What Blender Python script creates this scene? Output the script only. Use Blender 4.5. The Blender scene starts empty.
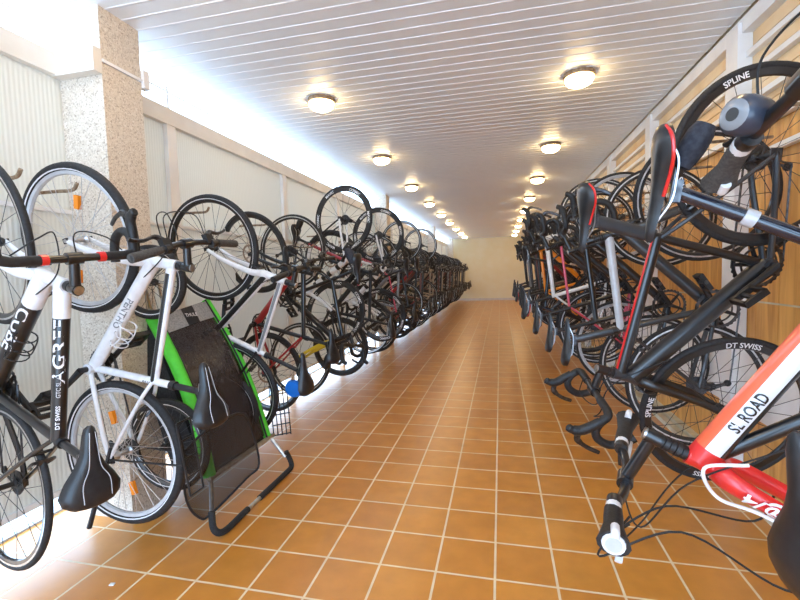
import bpy, math, random
from math import sin, cos, pi, radians, sqrt
from mathutils import Vector, Matrix
random.seed(7)
scn = bpy.context.scene
C = scn.collection

# ------------------------------------------------------------------ camera
CAMH = 1.294
yaw, pitch, roll = .2303, -.0636, -.0283
cam = bpy.data.cameras.new('camera'); camo = bpy.data.objects.new('camera', cam); C.objects.link(camo)
fw = Vector((-sin(yaw)*cos(pitch), cos(yaw)*cos(pitch), sin(pitch)))
rt = Vector((cos(yaw), sin(yaw), 0)); up = rt.cross(fw)
r2 = rt*cos(roll)+up*sin(roll); u2 = -rt*sin(roll)+up*cos(roll)
camo.matrix_world = Matrix.Translation((0, 0, CAMH)) @ Matrix((r2, u2, -fw)).transposed().to_4x4()
cam.sensor_width = 36; cam.lens = 36*429.5/800; cam.clip_start = .02; cam.clip_end = 200
scn.camera = camo

# ------------------------------------------------------------------ world, exposure
scn.view_settings.view_transform = 'Standard'; scn.view_settings.look = 'None'
scn.view_settings.gamma = 1; scn.view_settings.use_curve_mapping = False
scn.view_settings.exposure = 0.5
W = bpy.data.worlds.new('sky'); scn.world = W; W.use_nodes = True
bg = W.node_tree.nodes['Background']
bg.inputs[0].default_value = (.50, .72, 1.0, 1); bg.inputs[1].default_value = 5.2
LAMP_E = 30.0

# ------------------------------------------------------------------ materials
def mat(name, col, rough=.5, metal=0, emit=None, es=0, alpha=None, trans=0, spec=None, coat=0):
    m = bpy.data.materials.new(name); m.use_nodes = True
    b = m.node_tree.nodes['Principled BSDF']
    b.inputs['Base Color'].default_value = (*col, 1)
    b.inputs['Roughness'].default_value = rough; b.inputs['Metallic'].default_value = metal
    if emit: b.inputs['Emission Color'].default_value = (*emit, 1); b.inputs['Emission Strength'].default_value = es
    if alpha is not None: b.inputs['Alpha'].default_value = alpha
    if coat: b.inputs['Coat Weight'].default_value = coat; b.inputs['Coat Roughness'].default_value = .08
    if spec is not None: b.inputs['Specular IOR Level'].default_value = spec
    return m
def N(m, t, **k):
    n = m.node_tree.nodes.new(t)
    for a, v in k.items(): setattr(n, a, v)
    return n
def L(m, a, b): m.node_tree.links.new(a, b)
def noisy(m, c1, c2, scale, rough_var=None, bump=0, detail=4, lo=.35, hi=.65):
    b = m.node_tree.nodes['Principled BSDF']
    tc = N(m, 'ShaderNodeTexCoord'); nz = N(m, 'ShaderNodeTexNoise'); nz.inputs['Scale'].default_value = scale; nz.inputs['Detail'].default_value = detail
    L(m, tc.outputs['Object'], nz.inputs['Vector'])
    r = N(m, 'ShaderNodeValToRGB'); r.color_ramp.elements[0].color = (*c1, 1); r.color_ramp.elements[1].color = (*c2, 1)
    r.color_ramp.elements[0].position = lo; r.color_ramp.elements[1].position = hi
    L(m, nz.outputs['Fac'], r.inputs['Fac']); L(m, r.outputs['Color'], b.inputs['Base Color'])
    if bump:
        bp = N(m, 'ShaderNodeBump'); bp.inputs['Strength'].default_value = bump; bp.inputs['Distance'].default_value = .004
        L(m, nz.outputs['Fac'], bp.inputs['Height']); L(m, bp.outputs['Normal'], b.inputs['Normal'])
    return m

M = {}
def paint(n, c, rough=.28, coat=.6): M[n] = noisy(mat(n, c, rough, coat=coat), tuple(x*.93 for x in c), tuple(min(1, x*1.05) for x in c), 30)
paint('black', (.009, .009, .011), .28, .5)
paint('matt_black', (.012, .012, .014), .45, 0)
paint('charcoal', (.032, .035, .041), .32, .4)
paint('white', (.80, .80, .82)); paint('silver_paint', (.52, .53, .56), .3)
paint('red', (.72, .02, .02)); paint('dark_red', (.35, .015, .02)); paint('orange', (.90, .30, .02)); paint('blue', (.02, .07, .30))
paint('navy', (.008, .013, .028), .22, .8); paint('grey', (.22, .23, .25)); paint('pink_red', (.62, .07, .13)); paint('yellow', (.75, .55, .03))
paint('orange_red', (.85, .13, .05)); paint('brown_red', (.15, .055, .045)); paint('beige', (.36, .30, .23)); paint('bright_blue', (.01, .16, .62), .4, .3)
paint('lime', (.10, .72, .05), .6, 0)
M['tyre'] = noisy(mat('tyre', (.02, .02, .02), .72), (.010, .010, .012), (.022, .022, .024), 90, bump=.3)
M['rubber'] = noisy(mat('rubber', (.012, .012, .012), .5), (.007, .007, .008), (.016, .016, .018), 120, bump=.2)
M['grip_grey'] = noisy(mat('grip_grey', (.09, .09, .09), .7), (.045, .043, .042), (.08, .076, .073), 150, bump=.3)
M['tape'] = noisy(mat('tape', (.03, .03, .034), .55), (.009, .009, .010), (.018, .018, .020), 60, bump=.3)
M['steel'] = noisy(mat('steel', (.62, .63, .65), .28, 1), (.5, .51, .53), (.7, .71, .73), 40)
M['dark_steel'] = noisy(mat('dark_steel', (.12, .12, .125), .35, .9), (.05, .05, .055), (.12, .12, .125), 50)
M['spoke'] = mat('spoke', (.06, .06, .065), .4, .6)
M['spoke_silver'] = mat('spoke_silver', (.6, .6, .62), .3, .9)
M['rotor'] = mat('rotor', (.42, .32, .25), .35, .9)
M['reflector'] = mat('reflector', (.9, .28, .02), .2, emit=None)
M['clear_lens'] = mat('clear_lens', (.8, .82, .85), .1)
M['saddle_leather'] = noisy(mat('saddle_leather', (.02, .02, .02), .34), (.010, .010, .012), (.020, .021, .024), 25, bump=.05)
M['bag'] = noisy(mat('bag', (.05, .055, .075), .8), (.018, .02, .032), (.04, .043, .058), 80, bump=.3)
paint('slate', (.03, .04, .065), .35, .3)
M['foam'] = noisy(mat('foam', (.015, .015, .016), .85), (.012, .012, .013), (.025, .025, .026), 200, bump=.3)
M['fabric_black'] = noisy(mat('fabric_black', (.02, .02, .022), .9), (.014, .014, .016), (.03, .03, .033), 100, bump=.3)
M['fabric_grey'] = noisy(mat('fabric_grey', (.33, .33, .33), .9), (.27, .27, .27), (.4, .4, .4), 100, bump=.3)
M['net'] = mat('net', (.03, .027, .025), .8, alpha=.72)
M['film'] = mat('film', (.045, .036, .036), .10, alpha=.88)
M['white_metal'] = noisy(mat('white_metal', (.86, .86, .87), .4), (.82, .82, .83), (.9, .9, .9), 6)
M['cream_metal'] = noisy(mat('cream_metal', (.78, .74, .68), .45), (.74, .70, .64), (.82, .78, .72), 5)
M['galv'] = noisy(mat('galv', (.5, .46, .36), .4, .6), (.42, .38, .3), (.58, .54, .44), 30)
M['rust'] = noisy(mat('rust', (.3, .2, .13), .6, .3), (.2, .13, .08), (.4, .3, .2), 60)
M['plaster'] = noisy(mat('plaster', (.80, .73, .56), .85), (.94, .86, .60), (.96, .90, .68), 3, bump=.1)
M['dark'] = mat('dark_void', (.05, .05, .05), .9)
M['outside'] = noisy(mat('outside', (.85, .86, .88), .8), (.8, .81, .83), (.9, .9, .92), 2)
M['lens_bowl'] = mat('lens_bowl', (1, .9, .7), .3, emit=(1, .70, .34), es=LAMP_E)
M['curb'] = noisy(mat('curb', (.62, .56, .40), .6), (.5, .45, .32), (.72, .66, .5), 8, bump=.2)
M['grey_rail'] = noisy(mat('grey_rail', (.40, .42, .46), .5, .3), (.36, .38, .42), (.46, .48, .52), 8)

# pebble-dash pillar
m = mat('pebble', (.6, .52, .42), .85)
b = m.node_tree.nodes['Principled BSDF']
tc = N(m, 'ShaderNodeTexCoord'); vo = N(m, 'ShaderNodeTexVoronoi'); vo.inputs['Scale'].default_value = 150
L(m, tc.outputs['Object'], vo.inputs['Vector'])
rp = N(m, 'ShaderNodeValToRGB'); e = rp.color_ramp.elements
e[0].color = (.44, .36, .28, 1); e[0].position = .0; e[1].color = (.78, .70, .60, 1); e[1].position = .35
e.new(.7).color = (.66, .58, .48, 1); e.new(1.0).color = (.84, .78, .70, 1)
sp = N(m, 'ShaderNodeSeparateColor'); L(m, vo.outputs['Color'], sp.inputs['Color']); L(m, sp.outputs[0], rp.inputs['Fac']); L(m, rp.outputs['Color'], b.inputs['Base Color'])
bp = N(m, 'ShaderNodeBump'); bp.inputs['Strength'].default_value = .35; bp.inputs['Distance'].default_value = .004; L(m, vo.outputs['Distance'], bp.inputs['Height']); L(m, bp.outputs['Normal'], b.inputs['Normal'])
M['pebble'] = m

# floor tiles 0.25 m
m = mat('floor_tile', (.55, .25, .07), .32, coat=.4); m.node_tree.nodes['Principled BSDF'].inputs['Coat Roughness'].default_value = .26
b = m.node_tree.nodes['Principled BSDF']
tc = N(m, 'ShaderNodeTexCoord'); mp = N(m, 'ShaderNodeMapping'); mp.inputs['Location'].default_value = (.038+.25*40, -1.509+.25*40, 0)
L(m, tc.outputs['Object'], mp.inputs['Vector'])
br = N(m, 'ShaderNodeTexBrick'); br.offset = 0; br.squash = 1
br.inputs['Scale'].default_value = 1; br.inputs['Brick Width'].default_value = .25; br.inputs['Row Height'].default_value = .25
br.inputs['Mortar Size'].default_value = .0055; br.inputs['Mortar Smooth'].default_value = .15
br.inputs['Color1'].default_value = (.66, .27, .040, 1); br.inputs['Color2'].default_value = (.58, .225, .034, 1); br.inputs['Mortar'].default_value = (.80, .64, .42, 1)
L(m, mp.outputs['Vector'], br.inputs['Vector'])
nz = N(m, 'ShaderNodeTexNoise'); nz.inputs['Scale'].default_value = 9; nz.inputs['Detail'].default_value = 6; L(m, tc.outputs['Object'], nz.inputs['Vector'])
rp = N(m, 'ShaderNodeValToRGB'); rp.color_ramp.elements[0].color = (.90, .88, .86, 1); rp.color_ramp.elements[1].color = (1.06, 1.06, 1.06, 1); rp.color_ramp.elements[0].position = .3; rp.color_ramp.elements[1].position = .7
L(m, nz.outputs['Fac'], rp.inputs['Fac'])
mx = N(m, 'ShaderNodeMix', data_type='RGBA', blend_type='MULTIPLY'); mx.inputs[0].default_value = 1
L(m, br.outputs['Color'], mx.inputs[6]); L(m, rp.outputs['Color'], mx.inputs[7]); L(m, mx.outputs[2], b.inputs['Base Color'])
bp = N(m, 'ShaderNodeBump'); bp.invert = True; bp.inputs['Strength'].default_value = .5; bp.inputs['Distance'].default_value = .002
L(m, br.outputs['Fac'], bp.inputs['Height']); L(m, bp.outputs['Normal'], b.inputs['Normal'])
rr = N(m, 'ShaderNodeMapRange'); rr.inputs[3].default_value = .33; rr.inputs[4].default_value = .8; L(m, br.outputs['Fac'], rr.inputs[0]); L(m, rr.outputs[0], b.inputs['Roughness'])
M['floor'] = m

# slatted ceiling lamellas
M['slat'] = noisy(mat('ceiling_slat', (.88, .93, .98), .38), (.86, .92, .98), (.90, .95, 1.0), 1.5)
M['slat_edge'] = mat('ceiling_slat_edge', (.92, .92, .93), .4)

# corrugated translucent panel on the left
def corrugated(name, col, pitch, axis=1, transl=.0):
    m = mat(name, col, .5); b = m.node_tree.nodes['Principled BSDF']
    tc = N(m, 'ShaderNodeTexCoord'); wv = N(m, 'ShaderNodeTexWave', wave_type='BANDS', bands_direction='Y' if axis == 1 else 'X')
    wv.inputs['Scale'].default_value = .3142/pitch*1.0; L(m, tc.outputs['Object'], wv.inputs['Vector'])
    bp = N(m, 'ShaderNodeBump'); bp.inputs['Strength'].default_value = .35; bp.inputs['Distance'].default_value = .004
    L(m, wv.outputs['Fac'], bp.inputs['Height']); L(m, bp.outputs['Normal'], b.inputs['Normal'])
    rp = N(m, 'ShaderNodeValToRGB'); rp.color_ramp.elements[0].color = (*[c*.92 for c in col], 1); rp.color_ramp.elements[1].color = (*col, 1)
    L(m, wv.outputs['Fac'], rp.inputs['Fac']); L(m, rp.outputs['Color'], b.inputs['Base Color'])
    if transl:
        tr = N(m, 'ShaderNodeBsdfTranslucent'); tr.inputs[0].default_value = (*col, 1); ms = N(m, 'ShaderNodeMixShader'); ms.inputs[0].default_value = transl
        out = m.node_tree.nodes['Material Output']; L(m, b.outputs[0], ms.inputs[1]); L(m, tr.outputs[0], ms.inputs[2]); L(m, ms.outputs[0], out.inputs['Surface'])
    return m
M['panel'] = corrugated('panel', (.80, .77, .70), .022, transl=.25)
M['panel_low'] = corrugated('panel_low', (.80, .77, .70), .022, transl=.2)

# wooden boards on the right
m = mat('wood_board', (.7, .35, .08), .45); b = m.node_tree.nodes['Principled BSDF']
tc = N(m, 'ShaderNodeTexCoord'); mp = N(m, 'ShaderNodeMapping'); mp.inputs['Scale'].default_value = (1, 9, .7); L(m, tc.outputs['Object'], mp.inputs['Vector'])
nz = N(m, 'ShaderNodeTexNoise'); nz.inputs['Scale'].default_value = 2.2; nz.inputs['Detail'].default_value = 8; nz.inputs['Distortion'].default_value = .6; L(m, mp.outputs['Vector'], nz.inputs['Vector'])
rp = N(m, 'ShaderNodeValToRGB'); rp.color_ramp.elements[0].color = (.50, .20, .035, 1); rp.color_ramp.elements[1].color = (.86, .47, .13, 1); rp.color_ramp.elements[0].position = .3; rp.color_ramp.elements[1].position = .7
L(m, nz.outputs['Fac'], rp.inputs['Fac']); L(m, rp.outputs['Color'], b.inputs['Base Color'])
M['wood'] = m
M['daylit_wood'] = noisy(mat('daylit_wood', (.84, .62, .36), .5), (.76, .50, .24), (.90, .72, .48), 3, detail=6)  # upper boards of the right wall: daylight brightness painted into the wood colour

def crinkle(m, sc, st):
    b = m.node_tree.nodes['Principled BSDF']; tc = N(m, 'ShaderNodeTexCoord'); mp = N(m, 'ShaderNodeMapping'); mp.inputs['Scale'].default_value = (1, 2.2, .8); mp.inputs['Rotation'].default_value = (.7, 0, 0)
    nz = N(m, 'ShaderNodeTexNoise'); nz.inputs['Scale'].default_value = sc; nz.inputs['Detail'].default_value = 3; L(m, tc.outputs['Object'], mp.inputs['Vector']); L(m, mp.outputs['Vector'], nz.inputs['Vector'])
    bp = N(m, 'ShaderNodeBump'); bp.inputs['Strength'].default_value = st; bp.inputs['Distance'].default_value = .02; L(m, nz.outputs['Fac'], bp.inputs['Height']); L(m, bp.outputs['Normal'], b.inputs['Normal'])
crinkle(M['film'], 14, .6)

# ------------------------------------------------------------------ mesh builder
def perp(d):
    a = Vector((0, 1, 0)) if abs(d.y) < .9 else Vector((1, 0, 0))
    x = a.cross(d).normalized(); return x, d.cross(x).normalized()
class MB:
    def __init__(s): s.v = []; s.f = []; s.m = []; s.ms = []
    def mi(s, m):
        if m not in s.ms: s.ms.append(m)
        return s.ms.index(m)
    def face(s, f, m): s.f.append(f); s.m.append(s.mi(m))
    def box(s, a, b, m):
        i = len(s.v); (x0, y0, z0), (x1, y1, z1) = a, b
        x0, x1 = sorted((x0, x1)); y0, y1 = sorted((y0, y1)); z0, z1 = sorted((z0, z1))
        s.v += [Vector(p) for p in ((x0,y0,z0),(x1,y0,z0),(x1,y1,z0),(x0,y1,z0),(x0,y0,z1),(x1,y0,z1),(x1,y1,z1),(x0,y1,z1))]
        for f in ((0,3,2,1),(4,5,6,7),(0,1,5,4),(1,2,6,5),(2,3,7,6),(3,0,4,7)): s.face([i+k for k in f], m)
        return s
    def obox(s, o, ax, ay, az, m):
        "box with centre o and half-axis vectors"
        i = len(s.v); o = Vector(o); ax, ay, az = Vector(ax), Vector(ay), Vector(az)
        for a, b_, c in ((-1,-1,-1),(1,-1,-1),(1,1,-1),(-1,1,-1),(-1,-1,1),(1,-1,1),(1,1,1),(-1,1,1)): s.v.append(o+ax*a+ay*b_+az*c)
        for f in ((0,3,2,1),(4,5,6,7),(0,1,5,4),(1,2,6,5),(2,3,7,6),(3,0,4,7)): s.face([i+k for k in f], m)
        return s
    def tube(s, pts, r, m, n=10, caps=True, flat=1.0, closed=False, mf=None):
        "sweep; r = radius or list; flat = in-plane stretch of the section; mf(t, ang) picks the material"
        pts = [Vector(p) for p in pts]; k = len(pts); rr = r if isinstance(r, (list, tuple)) else [r]*k
        base = len(s.v); X = None
        for j, p in enumerate(pts):
            if closed: d = (pts[(j+1) % k]-pts[j-1]).normalized()
            else: d = (pts[min(j+1, k-1)]-pts[max(j-1, 0)]).normalized()
            if X is None: X, Y = perp(d)
            else:
                X = (X-d*X.dot(d)).normalized(); Y = d.cross(X).normalized()
            for a in range(n):
                t = 2*pi*a/n; s.v.append(p+X*(cos(t)*rr[j]*flat)+Y*(sin(t)*rr[j]))
        for j in range(k if closed else k-1):
            for a in range(n):
                q = [base+j*n+a, base+j*n+(a+1) % n, base+((j+1) % k)*n+(a+1) % n, base+((j+1) % k)*n+a]
                s.face(q, mf((j+.5)/max(1, k-1), 2*pi*(a+.5)/n) if mf else m)
        if caps and not closed:
            s.face([base+a for a in range(n)][::-1], m if not mf else mf(0, 0)); s.face([base+(k-1)*n+a for a in range(n)], m if not mf else mf(1, 0))
        return s
    def lathe(s, prof, c, m, n=24, axis='y', mf=None, closed=False):
        "profile of (radius, offset along axis)"
        c = Vector(c); base = len(s.v); k = len(prof)
        for (r, h) in prof:
            for a in range(n):
                t = 2*pi*a/n
                if axis == 'y': s.v.append(c+Vector((cos(t)*r, h, sin(t)*r)))
                else: s.v.append(c+Vector((cos(t)*r, sin(t)*r, h)))
        for j in range(k if closed else k-1):
            for a in range(n):
                j2 = (j+1) % k
                q = [base+j*n+a, base+j2*n+a, base+j2*n+(a+1) % n, base+j*n+(a+1) % n]
                if axis != 'y': q = q[::-1]
                s.face(q, mf(j) if mf else m)
        return s
    def quad(s, pts, m):
        i = len(s.v); s.v += [Vector(p) for p in pts]; s.face(list(range(i, i+len(pts))), m); return s
    def xf(s, mt): s.v = [mt @ v for v in s.v]; return s
    def mesh(s, name, smooth=True):
        me = bpy.data.meshes.new(name); me.from_pydata([tuple(v) for v in s.v], [], s.f)
        for m in s.ms: me.materials.append(M[m] if isinstance(m, str) else m)
        me.polygons.foreach_set('material_index', s.m)
        me.polygons.foreach_set('use_smooth', [smooth]*len(s.f)); me.update()
        if smooth:
            try: me.set_sharp_from_angle(angle=radians(40))
            except Exception: pass
        return me
def link(name, me, parent=None, mt=None):
    o = bpy.data.objects.new(name, me); C.objects.link(o)
    if parent: o.parent = parent
    if mt is not None: o.matrix_basis = mt
    return o
def empty(name, label, cat, mt, group=None):
    o = bpy.data.objects.new(name, None); C.objects.link(o); o.matrix_basis = mt; o.empty_display_size = .1
    o['label'] = label; o['category'] = cat
    if group: o['group'] = group
    return o
def tag(o, label, cat, group=None):
    o['label'] = label; o['category'] = cat
    if group: o['group'] = group
    return o
def struct(name, mb, smooth=False, parent=None):
    o = link(name, mb.mesh(name, smooth), parent)
    if not parent: o['kind'] = 'structure'
    return o

# lettering -----------------------------------------------------------------
_txt = {}
def text_geo(s):
    if s in _txt: return _txt[s]
    cu = bpy.data.curves.new('t', 'FONT'); cu.body = s; cu.size = 1; cu.align_x = 'CENTER'; cu.align_y = 'CENTER'; cu.resolution_u = 3
    cu.offset = .02
    o = bpy.data.objects.new('t', cu); C.objects.link(o)
    dg = bpy.context.evaluated_depsgraph_get(); me = bpy.data.meshes.new_from_object(o.evaluated_get(dg))
    r = ([v.co.copy() for v in me.vertices], [list(p.vertices) for p in me.polygons])
    bpy.data.objects.remove(o); bpy.data.curves.remove(cu); bpy.data.meshes.remove(me)
    _txt[s] = r; return r
def letter_tube(mb, s, O, d, up_, nrm, h, r, m, flat=1.0, stretch=1.0):
    "text wrapped onto the side of a tube with axis d through O; h cap height"
    vs, fs = text_geo(s); k = h/.7; base = len(mb.v)
    O, d, up_, nrm = Vector(O), Vector(d).normalized(), Vector(up_).normalized(), Vector(nrm).normalized()
    for v in vs:
        y = v.y*k; q = max(0, 1-(y/(r*flat))**2)
        mb.v.append(O+d*(v.x*k*stretch)+up_*y+nrm*(sqrt(q)*r+.0012))
    for f in fs: mb.face([base+i for i in f], m)
def letter_flat(mb, s, O, d, up_, h, m, off=.001, stretch=1.0):
    vs, fs = text_geo(s); k = h/.7; base = len(mb.v)
    O, d, up_ = Vector(O), Vector(d).normalized(), Vector(up_).normalized(); n = d.cross(up_)
    for v in vs: mb.v.append(O+d*(v.x*k*stretch)+up_*(v.y*k)+n*off)
    for f in fs: mb.face([base+i for i in f], m)
def letter_ring(mb, s, R, a0, y, h, m, flip=False):
    "text round a rim on side y"
    vs, fs = text_geo(s); k = h/.7; base = len(mb.v); sg = 1 if y < 0 else -1
    for v in vs:
        a = a0 + (-1 if not flip else 1)*sg*v.x*k/R; rr = R+(v.y*k if not flip else -v.y*k)
        mb.v.append(Vector((cos(a)*rr, y, sin(a)*rr)))
    for f in fs: mb.face([base+i for i in f], m)

# ------------------------------------------------------------------ structure
YN, YF = -2.2, 18.9
XL, XR = -2.2, 1.37
CZ = 2.68
mb = MB().box((-2.47, YN, -.1), (XR+.15, YF+.1, 0), 'floor'); struct('floor', mb)
g = MB().box((-14, -6, -.16), (-2.55, 24, -.03), 'outside'); go = struct('trim_1', g); go.name = 'ground_outside'
mb = MB()
y = YN
while y < YF:
    mb.box((-2.14, y, CZ), (1.335, y+.088, CZ+.012), 'slat')
    mb.box((-2.14, y+.088, CZ-.003), (1.335, y+.092, CZ+.006), 'slat_edge')
    y += .1
mb.box((-2.14, YN, CZ+.02), (1.29, YF, CZ+.03), 'slat')
struct('ceiling', mb)
mb = MB().box((-2.14, YN, 2.86), (1.75, YF+.2, 3.0), 'plaster'); o = struct('roof_slab', mb)
mb = MB().box((-2.6, YF, -.02), (1.75, YF+.15, 2.86), 'plaster'); struct('wall_back', mb)
mb = MB().box((-2.47, YF-.012, 0), (XR, YF, .09), 'cream_metal'); struct('baseboard_back', mb)

# left wall: white frame, corrugated panels, daylight gaps above and below
pan = MB(); low = MB()
posts = [-2.12, -.55, 1.0, 2.59, 4.18, 5.72, 7.3, 8.87, 10.44, 12.0, 13.58, 15.15, 16.72, 18.3]
for a, b_ in zip(posts[:-1], posts[1:]):
    if a == 1.0:
        for c0, c1 in ((1.04, 1.85), (2.10, 2.55)):
            pan.box((-2.225, c0, 1.66), (-2.217, c1, 2.36), 'panel'); low.box((-2.212, c0, .22), (-2.204, c1, 1.66), 'panel_low')
        continue
    pan.box((-2.225, a+.04, 1.66), (-2.217, b_-.04, 2.36), 'panel'); low.box((-2.212, a+.04, .22), (-2.204, b_-.04, 1.66), 'panel_low')
pan.box((-2.225, 18.34, 1.66), (-2.217, YF, 2.36), 'panel'); low.box((-2.212, 18.34, .22), (-2.204, YF, 1.66), 'panel_low')
struct('wall_left', pan); struct('wall_left_lower', low)
bt = MB()
for c0, c1 in ((YN, 1.80), (2.10, YF)): bt.box((-2.25, c0, 2.345), (-2.18, c1, 2.455), 'cream_metal')
struct('trim_2', bt)
bt = MB()
for c0, c1 in ((YN, 1.85), (2.10, YF)): bt.box((-2.235, c0, 1.65), (-2.19, c1, 1.67), 'white_metal')
struct('trim_3', bt)
bt = MB()
for c0, c1 in ((YN, 1.85), (2.10, YF)): bt.box((-2.235, c0, .21), (-2.19, c1, .24), 'white_metal')
struct('trim_4', bt)
bt = MB().box((-2.47, YN, 0), (-2.44, YF, .012), 'grey_rail'); struct('trim_5', bt)
for yy in posts:
    pm = MB().box((-2.24, yy-.04, 0), (-2.185, yy+.04, 2.36), 'white_metal'); o = struct('trim_6', pm); o.name = 'frame_post'
    if yy > 2:
        pm = MB().box((-2.225, yy-.010, 2.45), (-2.20, yy+.010, 2.61), 'white_metal'); o = struct('x', pm); o.name = 'cable_bracket'
pm = MB().tube([(-2.21, YN, 2.58), (-2.21, YF, 2.57)], .007, 'white_metal', 8); o = struct('trim_7', pm, True)

PILS = (7.45, 13.2, 18.4)
# pebble-dash pillar with the rail carried round it
pl = MB().box((-2.24, 1.85, 0), (-1.95, 2.10, 2.68), 'pebble'); o = struct('pillar', pl)
for py in PILS: o = struct('pillar', MB().box((-2.17, py, 0), (-1.95, py+.25, 2.68), 'pebble'))
pr = MB().box((-2.255, 1.80, 2.34), (-1.945, 1.849, 2.46), 'cream_metal'); pr.box((-1.95, 1.85, 2.40), (-1.938, 2.13, 2.415), 'white_metal'); pr.box((-1.97, 2.10, 2.37), (-1.93, 2.14, 2.47), 'white_metal')
struct('trim_8', pr)

# right wall: boards, white posts and rails
mb = MB(); y = YN
while y < YF:
    mb.box((XR+.03, y+.002, 0), (XR+.06, min(y+.198, YF), 1.07), 'wood'); mb.box((XR+.03, y+.002, 1.08), (XR+.06, min(y+.198, YF), 2.02), 'wood')
    y += .2
mb.box((XR+.06, YN, -.02), (XR+.15, YF, 2.86), 'curb'); mb.box((XR+.031, YN, 1.07), (XR+.06, YF, 1.08), 'curb')
struct('wall_right', mb)
mb = MB(); z = 2.03
while z < 2.66: mb.box((XR+.025, YN, z), (XR+.06, YF, z+.115), 'daylit_wood'); z += .12
struct('wall_right_upper', mb)
mb = MB().box((XR-.03, YN, 2.58), (XR+.06, YF, 2.665), 'white_metal'); struct('trim_9', mb)
for z in (1.86, 2.02, 2.18, 2.33, 2.445):
    mb = MB().box((XR-.01, YN, z), (XR+.024, YF, z+.03), 'white_metal'); o = struct('trim_10', mb); o.name = 'wall_rail'
y = 1.42
while y < YF:
    mb = MB().box((XR-.05, y, 0), (XR+.024, y+.13, 2.64), 'white_metal'); o = struct('trim_11', mb); o.name = 'wall_post'; y += 1.46
mb = MB().box((XR-.02, YN, .44), (XR+.028, YF, .86), 'white_metal'); struct('trim_12', mb)
mb = MB().box((1.28, YN, 0), (1.33, YF, .035), 'curb'); mb.box((1.345, YN, 0), (XR+.03, YF, .05), 'curb'); struct('baseboard_right', mb)

# ------------------------------------------------------------------ ceiling lamps
def lamp_meshes():
    b_ = MB().lathe([(0, .0), (.118, 0), (.122, -.012), (.118, -.034), (.108, -.036)], (0, 0, 0), 'rust', 28, 'z')
    g_ = MB().lathe([(.108, -.034), (.106, -.055), (.092, -.078), (.06, -.094), (.0, -.1)], (0, 0, 0), 'lens_bowl', 28, 'z')
    return b_.mesh('lamp_base'), g_.mesh('lamp_bowl')
lb, lg = lamp_meshes()
words = ['nearest', 'second', 'third', 'fourth', 'fifth', 'sixth', 'seventh', 'eighth', 'ninth']
for side, X in (('left', -1.36), ('right', .57)):
    for k in range(-2, 9):
        Y = 3.27+1.78*k+(.12 if X > 0 else 0)
        if Y > 18.5: continue
        lab = ('round glowing ceiling lamp, %s in the %s line from the camera' % (words[k], side)) if k >= 0 else 'round glowing ceiling lamp of the %s line, behind the view' % side
        if k == -2: lab = 'round glowing ceiling lamp of the %s line, farthest behind the camera' % side
        t = empty('ceiling_lamp', lab, 'ceiling lamp', Matrix.Translation((X, Y, CZ)) @ Matrix.Scale(.9, 4), 'round lamps on the slatted ceiling')
        link('lamp_base', lb, t); link('glass_bowl', lg, t)

# ------------------------------------------------------------------ bicycle
def geo(g=None):
    G = dict(R=.34, cs=.42, bbd=.07, wb=1.0, ha=72., rake=.045, fl=.385, ht=.13, sa=73.5, st=.50, sh=.72, stem=.10, sp=.04, stemang=5, bw=.42)
    G.update(g or {})
    P = lambda x, z: Vector((x, 0, z))
    d = {'BB': P(0, 0), 'RH': P(-sqrt(G['cs']**2-G['bbd']**2), G['bbd'])}
    d['FH'] = P(d['RH'].x+G['wb'], G['bbd'])
    a = radians(G['ha']); ax = P(-cos(a), sin(a)); nf = P(sin(a), cos(a))
    d['HB'] = d['FH']+ax*G['fl']-nf*G['rake']; d['HT'] = d['HB']+ax*G['ht']; d['SS'] = d['HT']+ax*G['sp']
    b_ = radians(G['sa']); sx = P(-cos(b_), sin(b_)); d['sx'] = sx
    d['SC'] = sx*G['st']; d['SM'] = sx*G['sh']
    t = radians(G['stemang']); d['f'] = nf*cos(t)+ax*sin(t); d['BC'] = d['SS']+d['f']*G['stem']
    d['ax'] = ax; d['nf'] = nf
    return G, d
def spl(p, n=6):
    "catmull-rom through points"
    p = [Vector(q) for q in p]; out = []
    q = [p[0]*2-p[1]]+p+[p[-1]*2-p[-2]]
    for i in range(1, len(q)-2):
        for k in range(n):
            t = k/n; a, b_, c, d = q[i-1], q[i], q[i+1], q[i+2]
            out.append(.5*((2*b_)+(c-a)*t+(2*a-5*b_+4*c-d)*t*t+(3*b_-a-3*c+d)*t**3))
    out.append(p[-1]); return out
Y3 = lambda v, y: Vector((v.x, y, v.z))

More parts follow.
